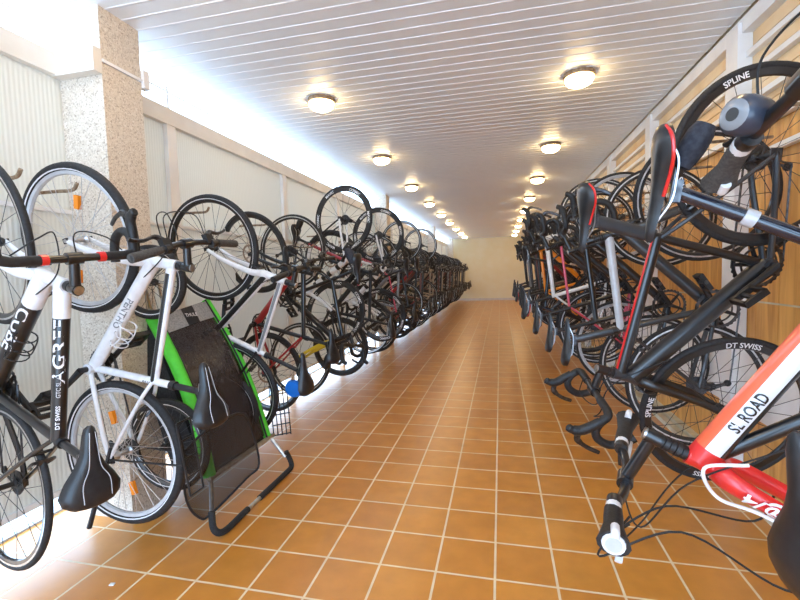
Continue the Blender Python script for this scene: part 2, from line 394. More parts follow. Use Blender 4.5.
def frame_mesh(G, d, S):
    mb = MB(); c = S['c']; k = S.get('k', 1.0)
    c_tt = S.get('tt', c); c_dt = S.get('dt', c); c_st = S.get('st_c', c); c_ss = S.get('ss', c); c_h = S.get('head', c)
    def seg(a, b_, r0, r1, cm, n=12, flat=1.0, cnt=14):
        pts = [a.lerp(b_, i/cnt) for i in range(cnt+1)]; rs = [r0+(r1-r0)*i/cnt for i in range(cnt+1)]
        mb.tube(pts, rs, cm if isinstance(cm, str) else c, n, flat=flat, mf=None if isinstance(cm, str) else cm)
    mb.tube([d['HB'], d['HB'].lerp(d['HT'], .5), d['HT']], [.027*k, .023*k, .024*k], c_h, 16)
    ttj = d['sx']*(G['st']-S.get('tdrop', .03)); hj = d['HT']-d['ax']*.03; dj = d['HB']+d['ax']*.03
    seg(hj, ttj, S.get('rt', .018)*k, S.get('rt', .018)*.85*k, c_tt, flat=1.12)
    seg(dj, d['BB'], S.get('rd', .024)*k, S.get('rd', .024)*k, c_dt, 14, flat=1.15)
    seg(d['BB'], d['SC'], .0175*k, .0165*k, c_st)
    mb.tube([d['SC']-d['sx']*.012, d['SC']+d['sx']*.014], .0205*k, S.get('clamp', 'matt_black'), 12)
    mb.tube([Vector((0, -.036, 0)), Vector((0, .036, 0))], .024*k, c, 16)
    sj = ttj-d['sx']*S.get('sdrop', .01)
    for s in (1, -1):
        a = Vector((-.02, s*.02, 0)); e_ = Y3(d['RH'], s*.066)
        mb.tube(spl([a, Vector((d['RH'].x*.35, s*.038, d['RH'].z*.3)), Vector((d['RH'].x*.75, s*.062, d['RH'].z*.75)), e_], 4), [.011*k]*12+[.009*k], S.get('cs_c', c_ss), 8)
        mb.tube(spl([Y3(sj, s*.012), Y3(sj.lerp(d['RH'], .25), s*.04), Y3(sj.lerp(d['RH'], .7), s*.062), e_], 4), [.0085*k]*13, c_ss, 8)
        mb.obox(e_, (.022, 0, 0), (0, .003, 0), (0, 0, .02), 'dark_steel')
    mb.tube([Y3(sj.lerp(d['RH'], .27), -.04), Y3(sj.lerp(d['RH'], .27), .04)], .006, c_ss, 6)
    return mb
def lettering_meshes(G, d, S):
    out = []; k = S.get('k', 1.0)
    for (s, tube, t, h, m, side, dr, stretch, *na) in S['letters']:
        mb = MB(); na = radians(na[0]) if na else 0
        if tube == 'fk': continue
        if tube == 'tt': a, b_, r = d['HT']-d['ax']*.03, d['sx']*(G['st']-S.get('tdrop', .03)), S.get('rt', .018)*.93*k
        elif tube == 'dt': a, b_, r = d['HB']+d['ax']*.03, d['BB'], S.get('rd', .024)*k
        else: a, b_, r = d['BB'], d['SC'], .017*k
        dd = (b_-a).normalized(); O = a.lerp(b_, t)
        pl_ = Vector((-dd.z, 0, dd.x)); pl_ = pl_ if pl_.z+pl_.x*.01 > 0 or tube == 'st' else -pl_
        n = (Vector((0, side, 0))*cos(na)+pl_*sin(na)).normalized(); di = dd*dr; upv = n.cross(di)
        letter_tube(mb, s, O, di, upv, n, h, r*1.06, m, 1.0, stretch); out.append(mb.mesh('lettering'))
    return out
def fork_mesh(G, d, S):
    mb = MB(); c = S.get('fork', S['c']); k = S.get('k', 1.0)*S.get('fk', 1)
    cr = d['HB']-d['ax']*.012
    if S.get('sus'):
        mb.obox(cr, d['nf']*.028, (0, .075, 0), d['ax']*.018, c)
        for s in (1, -1):
            a = Y3(cr, s*.062)+d['nf']*.02; e_ = Y3(d['FH'], s*.062); m_ = a.lerp(e_, .42)
            mb.tube([a, m_], .014, 'steel', 12); mb.tube([m_, a.lerp(e_, .5), e_], [.021, .02, .015], c, 12)
    else:
        mb.tube([d['HB'], cr], [.026*k, .022*k], c, 14)
        for s in (1, -1):
            p = [Y3(cr+d['ax']*.008, 0), Y3(cr, s*.03)-d['ax']*.012, Y3(cr, s*.048)-d['ax']*.07, Y3(d['FH'], s*.052)+d['ax']*.13-d['nf']*.03, Y3(d['FH'], s*.052)]
            pp = spl(p, 5); r = [.018*k]*4+[.017*k-(.0085*k)*i/(len(pp)-5) for i in range(len(pp)-4)]
            mb.tube(pp, r, c, 10, flat=1.35)
    for s in (1, -1): mb.obox(Y3(d['FH'], s*.056), (.012, 0, 0), (0, .003, 0), (0, 0, .014), 'dark_steel')
    return mb
_rimc = {}
def wheel_parts(W_, R, rear):
    key = (W_, R, rear)
    if key in _rimc: return _rimc[key]
    w = WH[W_]; tr = w['tr']; ro = R-2*tr+.006; ri = ro-w['depth']; hw = w.get('hw', .010)
    n = 56
    t = MB(); prof = [(R-tr+cos(a)*tr, sin(a)*tr*.98) for a in [2*pi*i/12 for i in range(12)]]
    t.lathe(prof, (0, 0, 0), 'tyre', n, closed=True)
    if w.get('stripe'):
        for s in (1, -1):
            t.lathe([(R-tr*1.38, s*(tr*.90+.001)), (R-tr*1.62, s*(tr*.76+.0015))][::1], (0, 0, 0), 'white', n)
    r_ = MB(); r_.lathe([(ro+.004, -hw), (ri+.004, -hw*.8), (ri, 0), (ri+.004, hw*.8), (ro+.004, hw)], (0, 0, 0), w['rim'], n, closed=True)
    if w.get('brake'):
        for s in (1, -1): r_.lathe([(ro+.002, s*(hw+.0006)), (ro-.008, s*(hw*.97+.0006))], (0, 0, 0), 'steel', n)
    # hub
    h = MB(); hl = .05 if not rear else .062; fr = w.get('fr', .02)
    h.lathe([(0, -hl-.012), (.008, -hl-.012), (.01, -hl), (fr*.8, -hl+.006), (fr, -.034), (fr, -.030), (.011, -.024), (.011, .024), (fr, .030), (fr, .034), (fr*.8, hl-.006), (.01, hl), (.008, hl+.012), (0, hl+.012)], (0, 0, 0), w.get('hub', 'matt_black'), 16)
    ns = w.get('ns', 24); sp_ = []
    for i in range(ns):
        s = 1 if i % 2 else -1; a = 2*pi*i/ns; off = (.9 if (i//2) % 2 else -.9)*w.get('cross', 1)
        p0 = Vector((cos(a+off)*fr*.95, s*.031, sin(a+off)*fr*.95)); p1 = Vector((cos(a)*(ri+.003), s*.002, sin(a)*(ri+.003)))
        sp_.append((p0, p1))
    parts = [('tyre', t.mesh('tyre')), ('hub', h.mesh('hub'))]
    if rear:
        c = MB()
        for i in range(7): c.lathe([(.012, -.036-.0042*i), (.052-.004*i, -.036-.0042*i), (.052-.004*i, -.0385-.0042*i), (.012, -.0385-.0042*i)], (0, 0, 0), 'dark_steel', 18)
        parts.append(('cassette', c.mesh('cassette')))
    if w.get('disc'):
        c = MB(); c.lathe([(.08, .042), (.08, .0438), (.064, .0438), (.064, .042)], (0, 0, 0), 'rotor', 28, closed=True)
        for i in range(6):
            a = 2*pi*i/6; c.tube([(cos(a)*.02, .043, sin(a)*.02), (cos(a+.4)*.068, .043, sin(a+.4)*.068)], .003, 'rotor', 5)
        parts.append(('brake_rotor', c.mesh('brake_rotor')))
    if w.get('refl'):
        for a in (.7, .7+pi):
            c = MB(); c.obox((cos(a)*.17, 0, sin(a)*.17), (cos(a)*.03, 0, sin(a)*.03), (0, .008, 0), (-sin(a)*.012, 0, cos(a)*.012), 'reflector'); parts.append(('reflector', c.mesh('reflector')))
    if w.get('text'):
        rm = (ro+ri)/2+.004; hh = w.get('th', (ro-ri)*.55)
        for s in (1, -1):
            for i, tx in enumerate(w['text']):
                c = MB(); letter_ring(c, tx, rm, w.get('ta', 1.2)+2*pi*i/len(w['text']), s*(hw+.0018), hh, w.get('tc', 'white'), w.get('flip', False))
                parts.append(('rim_lettering', c.mesh('rim_lettering')))
    _rimc[key] = (r_, sp_, parts, {}); return _rimc[key]
WH = {
 'trek':  dict(tr=.0205, depth=.020, rim='silver_paint', stripe=True, ns=32, refl=True, hub='steel', sp='spoke_silver', hw=.012),
 'trek_b': dict(tr=.019, depth=.022, rim='black', stripe=True, ns=28, sp='spoke', hw=.012),
 'road':  dict(tr=.0130, depth=.026, rim='black', ns=20, brake=True, sp='spoke'),
 'road_w': dict(tr=.0130, depth=.024, rim='silver_paint', ns=24, brake=True, sp='spoke'),
 'aero':  dict(tr=.0145, depth=.040, rim='black', ns=18, sp='spoke', text=['MAVIC', 'COSMIC', 'MAVIC', 'COSMIC', 'MAVIC', 'COSMIC'], th=.026),
 'spline': dict(tr=.0140, depth=.030, rim='black', ns=20, sp='spoke', text=['SPLINE', 'DT SWISS', 'SPLINE', 'DT SWISS'], ta=1.9, th=.022, brake=False),
 'disc':  dict(tr=.018, depth=.022, rim='black', ns=28, disc=True, sp='spoke', hw=.012),
 'mtb':   dict(tr=.026, depth=.020, rim='black', ns=28, disc=True, sp='spoke', hw=.013),
 'red':   dict(tr=.0130, depth=.030, rim='white', ns=20, sp='spoke', text=['RACE', 'RACE'], tc='red'),
}
_mc = {}
def cached(key, fn):
    if key not in _mc: _mc[key] = fn()
    return _mc[key]
def wheel(name, parent, W_, R, rear, mt, hero):
    r_, sp_, parts, cache = wheel_parts(W_, R, rear)
    sr = .0013 if hero else .0015
    def with_spokes():
        mb = MB(); mb.v = list(r_.v); mb.f = list(r_.f); mb.m = list(r_.m); mb.ms = list(r_.ms)
        for a, b_ in sp_: mb.tube([a, b_], sr, WH[W_]['sp'], 4, caps=False)
        return mb.mesh('wheel')
    if hero:
        o = link(name, cached(('rim', W_, R), lambda: r_.mesh('rim')), parent, mt)
        for i, (a, b_) in enumerate(sp_):
            link('spoke', cached(('spoke', W_, R, rear, i), lambda: MB().tube([a, b_], sr, WH[W_]['sp'], 5, caps=False).mesh('spoke')), o)
    else:
        o = link(name, cached(('wheel', W_, R, rear), with_spokes), parent, mt)
    for nm, me in parts:
        if not hero and nm in ('hub', 'reflector') and False: continue
        link(nm, me, o)
    return o

def saddle_mesh(kind):
    mb = MB(); wide = {'race': 1.0, 'comfort': 1.32, 'mid': 1.12}[kind]; top = 'saddle_leather'
    xs = [-.145, -.138, -.12, -.09, -.05, -.01, .03, .07, .10, .122, .132]
    ws = [.030, .052, .068, .0735, .058, .036, .025, .021, .019, .014, .005]
    zs = [.040, .048, .052, .050, .044, .038, .035, .034, .033, .030, .024]
    th = [.018, .03, .040, .045, .042, .036, .030, .026, .022, .018, .010]
    if kind == 'comfort': th = [t*1.25 for t in th]
    n = 14; base = len(mb.v); k = len(xs)
    for x, w, z, t in zip(xs, ws, zs, th):
        w *= wide if x < .03 else (1+(wide-1)*.5)
        for i in range(n):
            if i < 10:
                a = -pi/2+pi*i/9; y = sin(a)*w; zz = z-t*(1-max(0, cos(a))**.6)
            else:
                a = pi/2-pi*(i-9)/5; y = sin(a)*w*.8; zz = z-t*.9+abs(cos(a))*.004
            mb.v.append(Vector((x, y, zz)))
    for j in range(k-1):
        for a in range(n):
            mt_ = top
            if kind == 'red' : pass
            mb.face([base+j*n+a, base+(j+1)*n+a, base+(j+1)*n+(a+1) % n, base+j*n+(a+1) % n], mt_)
    mb.face([base+a for a in range(n)], top); mb.face([base+(k-1)*n+a for a in range(n)][::-1], top)
    return mb
def saddle_trim(kind, colr):
    mb = MB(); wide = {'race': 1.0, 'comfort': 1.32, 'mid': 1.12}[kind]
    for s in (1, -1):
        if colr == 'white_line':
            p = [(-.12, s*.034*wide, .0495), (-.06, s*.033*wide, .0445), (-.01, s*.020, .0385), (.06, s*.013, .0345), (.11, s*.009, .031)]; r = .0015
            mb.tube(spl(p, 4), r, 'silver_paint', 5)
        else:
            p = [(-.135, s*.050*wide, .030), (-.11, s*.0715*wide, .016), (-.07, s*.070*wide, .006), (-.03, s*.047*wide, .004), (.02, s*.029, .008)]
            mb.tube(spl(p, 4), .0042, colr, 6)
    return mb
def rails_mesh():
    mb = MB()
    for s in (1, -1):
        mb.tube(spl([(-.11, s*.030, .018), (-.07, s*.024, -.008), (-.02, s*.022, -.012), (.03, s*.022, -.010), (.085, s*.012, .014)], 4), .0035, 'steel', 6)
    return mb
def post_mesh(G, d, S):
    mb = MB(); c = S.get('post', 'matt_black')
    mb.tube([d['SC']-d['sx']*.02, d['SM']-d['sx']*.028], S.get('pr', .0138), c, 12, flat=S.get('pflat', 1))
    mb.obox(d['SM']-d['sx']*.018, (.026, 0, 0), (0, .024, 0), (0, 0, .011), 'dark_steel')
    return mb
def crank_mesh(ang, big):
    mb = MB(); y = -.046; R = .098 if big else .08; n = 60
    prof = []
    base = len(mb.v)
    for yy in (y-.0015, y+.0015):
        for i in range(n*2):
            a = 2*pi*i/(n*2); r = R+(.004 if (i//2) % 2 else 0); mb.v.append(Vector((cos(a)*r, yy, sin(a)*r)))
        for i in range(n*2):
            a = 2*pi*i/(n*2); mb.v.append(Vector((cos(a)*R*.86, yy, sin(a)*R*.86)))
    q = n*2
    for i in range(q):
        j = (i+1) % q
        mb.face([base+i, base+j, base+q+j, base+q+i], 'dark_steel'); mb.face([base+2*q+i, base+3*q+i, base+3*q+j, base+2*q+j], 'dark_steel')
        mb.face([base+i, base+2*q+i, base+2*q+j, base+j], 'dark_steel'); mb.face([base+q+i, base+q+j, base+3*q+j, base+3*q+i], 'dark_steel')
    for i in range(5):
        a = ang+2*pi*i/5; mb.tube([(0, y-.004, 0), (cos(a)*R*.9, y-.002, sin(a)*R*.9)], [.012, .007], 'matt_black', 6)
    mb.lathe([(R*.72, y+.006), (R*.72, y+.009), (R*.64, y+.009), (R*.64, y+.006)], (0, 0, 0), 'dark_steel', 40, closed=True)
    mb.tube([(0, -.075, 0), (0, .07, 0)], .013, 'dark_steel', 12)
    return mb
def arm_mesh(s, ang):
    e_ = (cos(ang)*.17, s*.075, sin(ang)*.17)
    return MB().tube([(0, s*.062, 0), (e_[0]*.5, s*.07, e_[2]*.5), e_], [.017, .013, .012], 'matt_black', 8)
def pedal_mesh():
    mb = MB(); mb.box((-.045, -.002, -.012), (.045, .012, .012), 'matt_black'); mb.box((-.045, .075, -.012), (.045, .088, .012), 'matt_black')
    mb.box((-.045, 0, -.012), (-.034, .085, .012), 'matt_black'); mb.box((.034, 0, -.012), (.045, .085, .012), 'matt_black'); mb.tube([(0, -.01, 0), (0, .08, 0)], .010, 'dark_steel', 8)
    return mb
def chain_mesh(d, big):
    R = .098 if big else .08; r = .036; y = -.047; dirv = (d['RH']-d['BB']); a = math.atan2(dirv.z, dirv.x)
    n1 = a-pi/2; n2 = a+pi/2; mb = MB()
    pj = d['RH']+Vector((.03, 0, -.13))
    up_ = [Vector((cos(n1)*R, y, sin(n1)*R)), Y3(d['RH'], y)+Vector((cos(n1)*r, 0, sin(n1)*r))]
    arc = [Y3(d['RH'], y)+Vector((cos(n1+t)*r, 0, sin(n1+t)*r)) for t in (.5, 1.1, 1.7, 2.3)]
    front = [Vector((cos(n2-t)*R, y, sin(n2-t)*R)) for t in (0, .7, 1.4, 2.1, 2.7, 3.14)]
    pts = up_+[Y3(d['RH'], y)+Vector((-r, 0, 0))]+[Y3(d['RH'], y)+Vector((-.01, 0, -r-.03)), Y3(pj, y)+Vector((-.016, 0, .02)), Y3(pj, y)+Vector((-.01, 0, -.012)), Y3(pj, y)+Vector((.015, 0, -.012))]+front
    mb.tube(pts, .0042, 'dark_steel', 5, closed=True)
    return mb
def derailleur_mesh(d):
    mb = MB(); a = Y3(d['RH'], -.062); b_ = a+Vector((.005, 0, -.045)); c = a+Vector((.03, 0.012, -.13))
    mb.tube([a, b_], .010, 'dark_steel', 8); mb.obox(b_+Vector((0, .006, 0)), (.018, 0, 0), (0, .012, 0), (0, 0, .014), 'matt_black')
    mb.tube([b_, c], [.008, .006], 'dark_steel', 6)
    for q in (b_+Vector((.004, .012, -.02)), c): mb.lathe([(0, -.004), (.017, -.004), (.017, .004), (0, .004)], q, 'matt_black', 12)
    return mb
def stem_mesh(G, d, S):
    mb = MB(); r = .017
    n = max(1, int(G['sp']/.012))
    for i in range(n):
        a = d['HT']+d['ax']*(G['sp']*i/n+.001); b_ = d['HT']+d['ax']*(G['sp']*(i+1)/n-.001); mb.tube([a, b_], .0195 if i % 2 else .0185, 'matt_black', 14)
    mb.tube([d['SS']-d['ax']*.006, d['SS']+d['ax']*.03], .020, S.get('stemc', 'black'), 14)
    mb.tube([d['SS']+d['ax']*.012, d['BC']+d['ax']*.012*0], [r, r*.95], S.get('stemc', 'black'), 12)
    mb.tube([Y3(d['BC'], -.024), Y3(d['BC'], .024)], .021, S.get('stemc', 'black'), 14)
    mb.tube([d['SS']+d['ax']*.03, d['SS']+d['ax']*.036], .016, 'steel', 14)
    return mb
ROADPTS = lambda s, w: [(0, s*.03, 0), (0, s*(w/2-.035), 0), (.012, s*(w/2-.006), -.001), (.05, s*w/2, -.004), (.082, s*w/2, -.022), (.094, s*w/2, -.06), (.075, s*w/2, -.105), (.03, s*w/2, -.128), (-.02, s*w/2, -.135)]
def roadbar(w, tapec, band):
    mb = MB(); mb.tube([(0, -w/2+.05, 0), (0, w/2-.05, 0)], .0135, 'black', 12)
    out = []
    for s in (1, -1):
        p = spl(ROADPTS(s, w)[1:], 6); p = [Vector((0, s*.085, 0)), Vector((0, s*.12, 0))]+p
        t = MB().tube(p, .0165, tapec, 12); out.append(('bar_tape', t.mesh('bar_tape')))
        if band:
            t = MB().tube([(0, s*.078, 0), (0, s*.098, 0)], .0185, band, 14); out.append(('tape_band', t.mesh('tape_band')))
        # brake hood and lever
        h = MB(); y = s*(w/2+.002)
        h.tube(spl([(.045, y, .0), (.085, y, .004), (.125, y-s*.004, .010), (.15, y-s*.006, .030), (.157, y-s*.006, .052)], 4), [.018]*4+[.0185]*4+[.018]*4+[.015]*4+[.010], 'rubber', 10, flat=1.1)
        out.append(('brake_hood', h.mesh('brake_hood')))
        h = MB(); h.tube(spl([(.135, y-s*.006, .008), (.160, y-s*.008, -.02), (.150, y-s*.008, -.07), (.125, y-s*.004, -.115)], 4), [.008]*6+[.006]*6+[.005], 'dark_steel', 8, flat=1.6)
        out.append(('brake_lever', h.mesh('brake_lever')))
    return mb.mesh('bar'), out
def flatbar(w, gc, levc, bend=.02, sweep=.03, ergo=False):
    mb = MB(); pts = [(-sweep, -w/2, bend*.6), (-sweep*.5, -w/2+.13, bend), (0, -.06, 0), (0, .06, 0), (-sweep*.5, w/2-.13, bend), (-sweep, w/2, bend*.6)]
    mb.tube(spl(pts, 5), .0125, 'black', 12); out = []
    for s in (1, -1):
        e_ = Vector((-sweep, s*w/2, bend*.6)); a = Vector((-sweep*.5, s*(w/2-.13), bend))
        g = MB()
        rs = [.0165, .017, .0165, .018, .0175] if not ergo else [.017, .018, .018, .024, .029]
        g.tube([a.lerp(e_, t) for t in (0, .25, .5, .8, 1.0)], rs, gc, 12, flat=1.0 if not ergo else 1.25)
        if ergo:
            g.tube([a.lerp(e_, .99), a.lerp(e_, 1.03)], [.026, .024], 'white', 16); g.tube([a.lerp(e_, -.12), a.lerp(e_, .02)], .019, 'white', 14)
            g.tube([a.lerp(e_, 1.03), a.lerp(e_, 1.04)], [.018, .017], 'silver_paint', 16)
            wedge = spl([a.lerp(e_, .75)+Vector((-.024, 0, 0)), a.lerp(e_, .95)+Vector((-.026, 0, 0)), a.lerp(e_, 1.02)+Vector((-.018, 0, 0))], 4)
            g.tube(wedge, .010, 'white', 10)
        out.append(('grip', g.mesh('grip')))
        h = MB(); b_ = a+Vector((0, -s*.03, 0)); h.tube([b_+Vector((0, -s*.012, 0)), b_+Vector((0, s*.012, 0))], .019, 'dark_steel', 12)
        h.obox(b_+Vector((.025, -s*.01, -.008)), (.02, 0, -.004), (0, .02, 0), (0, 0, .012), 'matt_black')
        out.append(('shifter', h.mesh('shifter')))
        h = MB(); h.tube(spl([b_+Vector((.035, -s*.01, -.01)), b_+Vector((.055, s*.02, -.02)), b_+Vector((.045, s*.07, -.024)), b_+Vector((.05, s*.115, -.026)), b_+Vector((.056, s*.13, -.026))], 4), [.010, .010, .010, .009, .008, .007]+[.0065]*11, levc, 8, flat=1.4)
        out.append(('brake_lever', h.mesh('brake_lever')))
    return mb.mesh('bar'), out
def caliper_mesh(o, dirn, side=1):
    mb = MB(); o = Vector(o)
    for s in (1, -1): mb.tube(spl([o+Vector((0, 0, 0)), o+dirn*.01+Vector((0, s*.035, 0)), o-dirn*.03+Vector((0, s*.034, 0)), o-dirn*.055+Vector((0, s*.018, 0))], 4), .006, 'dark_steel', 6)
    mb.obox(o, (.01, 0, 0), (0, .016, 0), (0, 0, .012), 'dark_steel')
    return mb
def guard_mesh(R, a0, a1, c):
    mb = MB(); n = 22; base = 0; w = .026
    for i in range(n+1):
        a = a0+(a1-a0)*i/n
        for y, rr in ((-w, R-.012), (-w*.6, R), (0, R+.004), (w*.6, R), (w, R-.012)): mb.v.append(Vector((cos(a)*rr, y, sin(a)*rr)))
    for i in range(n):
        for k in range(4): mb.face([i*5+k, i*5+k+1, i*5+5+k+1, i*5+5+k], c)
    return mb
def cable_mesh(pts, c='rubber', r=.0025): return MB().tube(spl(pts, 8), r, c, 6)

def bike(label, side, nose, pos, ang, G_=None, S=None, group=None, hero=False, cat='bicycle', key=None):
    "ang = yaw, tilt, lean, steer in degrees"
    G, d = geo(G_); yw, ti, le, st = [radians(a) for a in ang]
    s = 1 if side == 'L' else -1
    v = Vector((s*cos(yw), sin(yw), 0)); u = Vector((0, 0, 1 if nose == 'up' else -1))
    uu = u*cos(ti)+v*sin(ti); vv = -u*sin(ti)+v*cos(ti); w = vv.cross(uu)
    u3 = uu*cos(le)+w*sin(le); w3 = -uu*sin(le)+w*cos(le)
    mt = Matrix.Translation(pos) @ Matrix((u3, w3, vv)).transposed().to_4x4()
    b = empty('bicycle', label, cat, mt, group)
    kk = key or id(label)
    ST = Matrix.Translation(d['HT']) @ Matrix.Rotation(-st, 4, d['ax']) @ Matrix.Translation(-d['HT'])
    fr = link('frame', cached(('frame', kk), lambda: frame_mesh(G, d, S).mesh('frame')), b)
    if S.get('letters'): [link('lettering', me_, fr) for me_ in cached(('let', kk), lambda: lettering_meshes(G, d, S))]
    link('fork', cached(('fork', kk), lambda: fork_mesh(G, d, S).mesh('fork')), b, ST)
    R = G['R']; W_ = S.get('wheel', 'road'); big = S.get('bar', 'road') == 'road'
    if not S.get('nofw'): wheel('front_wheel', b, W_, R, False, ST @ Matrix.Translation(d['FH']) @ Matrix.Rotation(S.get('spinf', .3), 4, 'Y'), hero)
    wheel('rear_wheel', b, W_, R, True, Matrix.Translation(d['RH']) @ Matrix.Rotation(S.get('spinr', .8), 4, 'Y'), hero)
    sk = S.get('saddle', 'race')
    sd = link('saddle', cached(('saddle', sk), lambda: saddle_mesh(sk).mesh('saddle')), b, Matrix.Translation(d['SM']) @ Matrix.Rotation(radians(S.get('sang', 0)), 4, 'Y'))
    sd.scale = [S.get('sscale', 1)]*3
    link('saddle_rails', cached('rails', lambda: rails_mesh().mesh('saddle_rails')), sd)
    if S.get('strim'): link('saddle_trim', cached(('strim', sk, S['strim']), lambda: saddle_trim(sk, S['strim']).mesh('saddle_trim')), sd)
    link('seatpost', cached(('post', kk), lambda: post_mesh(G, d, S).mesh('seatpost')), b)
    ca = S.get('crank', .6)
    cr = link('crankset', cached(('crank', big), lambda: crank_mesh(0, big).mesh('crankset')), b, Matrix.Rotation(-ca, 4, 'Y'))
    for sgn, a in ((-1, 0), (1, pi)):
        link('crank_arm', cached(('arm', sgn), lambda: arm_mesh(sgn, a).mesh('crank_arm')), cr)
        if S.get('pedals', True):
            pm = cached('pedal', lambda: pedal_mesh().mesh('pedal'))
            pt = Matrix.Translation((cos(a)*.17, sgn*.08, sin(a)*.17)) @ (Matrix.Identity(4) if sgn > 0 else Matrix.Scale(-1, 4, (0, 1, 0)))
            link('pedal', pm, cr, Matrix.Translation((cos(a)*.17, sgn*.08 if sgn > 0 else -.165, 0)))
    link('chain', cached(('chain', kk), lambda: chain_mesh(d, big).mesh('chain')), b)
    link('rear_derailleur', cached(('der', kk), lambda: derailleur_mesh(d).mesh('rear_derailleur')), b)
    SB = Matrix.Translation(d['HT']) @ Matrix.Rotation(-radians(S['bar_steer']), 4, d['ax']) @ Matrix.Translation(-d['HT']) if 'bar_steer' in S else ST
    link('stem', cached(('stem', kk), lambda: stem_mesh(G, d, S).mesh('stem')), b, SB)
    BM = SB @ Matrix.Translation(d['BC']) @ Matrix.Rotation(radians(S.get('barrot', 0)), 4, 'Y')
    if big: bm, subs = cached(('rb', G['bw'], S.get('tape', 'tape'), S.get('band')), lambda: roadbar(G['bw'], S.get('tape', 'tape'), S.get('band')))
    else: bm, subs = cached(('fb', G['bw'], S.get('grip', 'rubber'), S.get('lev', 'dark_steel'), S.get('ergo')), lambda: flatbar(G['bw'], S.get('grip', 'rubber'), S.get('lev', 'dark_steel'), ergo=S.get('ergo', False)))
    hb = link('handlebar', bm, b, BM)
    for nm, me in subs: link(nm, me, hb)
    if not WH[W_].get('disc') and not S.get('nobrake'):
        link('front_brake', cached(('fbk', kk), lambda: caliper_mesh(d['HB']-d['ax']*.02+d['nf']*.035, d['ax']).mesh('front_brake')), b, ST)
        ttj = d['sx']*(G['st']-S.get('tdrop', .03)); q = ttj.lerp(d['RH'], .28); dr = (ttj-d['RH']).normalized()
        link('rear_brake', cached(('rbk', kk), lambda: caliper_mesh(q+Vector((-.03, 0, .0)), dr).mesh('rear_brake')), b)
    if S.get('guard'):
        gm = cached(('guard', R, S['guard'], 0), lambda: guard_mesh(R+.012, radians(20), radians(175), S['guard']).mesh('mudguard'))
        link('mudguard', gm, b, ST @ Matrix.Translation(d['FH']))
        gm = cached(('guard', R, S['guard'], 1), lambda: guard_mesh(R+.012, radians(10), radians(185), S['guard']).mesh('mudguard'))
        link('mudguard', gm, b, Matrix.Translation(d['RH']))
    # cables from the bar to the frame
    bc = d['BC']; w2 = G['bw']/2
    for sgn in (1, -1):
        if big: p = [bc+Vector((.02, sgn*(w2-.04), -.01)), bc+Vector((.07, sgn*.10, .02)), bc+Vector((.085, sgn*.03, -.03)), d['HT']+d['nf']*.045+Vector((0, sgn*.03, 0)), d['HB'].lerp(d['BB'], .22)+Vector((0, sgn*.028, 0))]
        else: p = [bc+Vector((.02, sgn*(w2-.17), .0)), bc+Vector((.12, sgn*.10, -.01)), bc+Vector((.13, -sgn*.01, -.06)), d['HT']+d['nf']*.07+Vector((0, -sgn*.03, -.03)), d['HB'].lerp(d['BB'], .25)+Vector((0, -sgn*.03, 0))]
        link('cable', cached(('cab', kk, sgn), lambda: cable_mesh(p).mesh('cable')), b, SB)
    b['_'] = 1; del b['_']
    return b, d, G, ST, mt, hb

# ------------------------------------------------------------------ extras for single bikes
def bottle_cage(b, d, c='white', t=.45):
    a = d['BB'].lerp(d['HB'], t); dr = (d['HB']-d['BB']).normalized(); n = Vector((-dr.z, 0, dr.x)); mb = MB(); o = a+n*.06
    for s in (1, -1): mb.tube(spl([o-n*.035-dr*.07, o+Vector((0, s*.038, 0))-dr*.06, o+n*.02+Vector((0, s*.036, 0)), o+Vector((0, s*.038, 0))+dr*.05, o-n*.035+dr*.06], 5), .003, c, 6)
    for q in (-.05, 0, .05): mb.tube([o+dr*q+Vector((cos(t_)*.001, sin(t_)*.038, 0))+n*(cos(t_)*.036) for t_ in [2*pi*i/14 for i in range(14)]], .0028, c, 6, closed=True)
    link('bottle_cage', mb.mesh('bottle_cage'), b)
def bag(b, d, c='bag', size=1.0, off=(-.13, 0, -.045)):
    mb = MB(); o = d['SM']+Vector(off)
    for k_ in range(1):
        prof = [(.0, -.07), (.030, -.066), (.038, -.04), (.04, 0), (.036, .04), (.028, .07), (0, .074)]
        m_ = MB().lathe([(r*size, h*size) for r, h in prof], (0, 0, 0), c, 14, 'z')
        m_.v = [Vector((v.x*1.0, v.y*1.0, v.z)) for v in m_.v]
        m_.xf(Matrix.Translation(o) @ Matrix.Rotation(radians(70), 4, 'Y'))
    o_ = link('saddle_bag', m_.mesh('saddle_bag'), b); return o_
def rear_rack(b, d):
    mb = MB(); t = d['RH']+Vector((0, 0, .37))
    for s in (1, -1):
        mb.tube([t+Vector((.12, s*.04, 0)), t+Vector((-.2, s*.04, 0))], .005, 'matt_black', 6); mb.tube([Y3(d['RH'], s*.075), t+Vector((-.06, s*.05, 0))], .005, 'matt_black', 6)
    for q in (.12, .04, -.04, -.12, -.2): mb.tube([t+Vector((q, -.04, 0)), t+Vector((q, .04, 0))], .004, 'matt_black', 6)
    link('luggage_rack', mb.mesh('luggage_rack'), b)

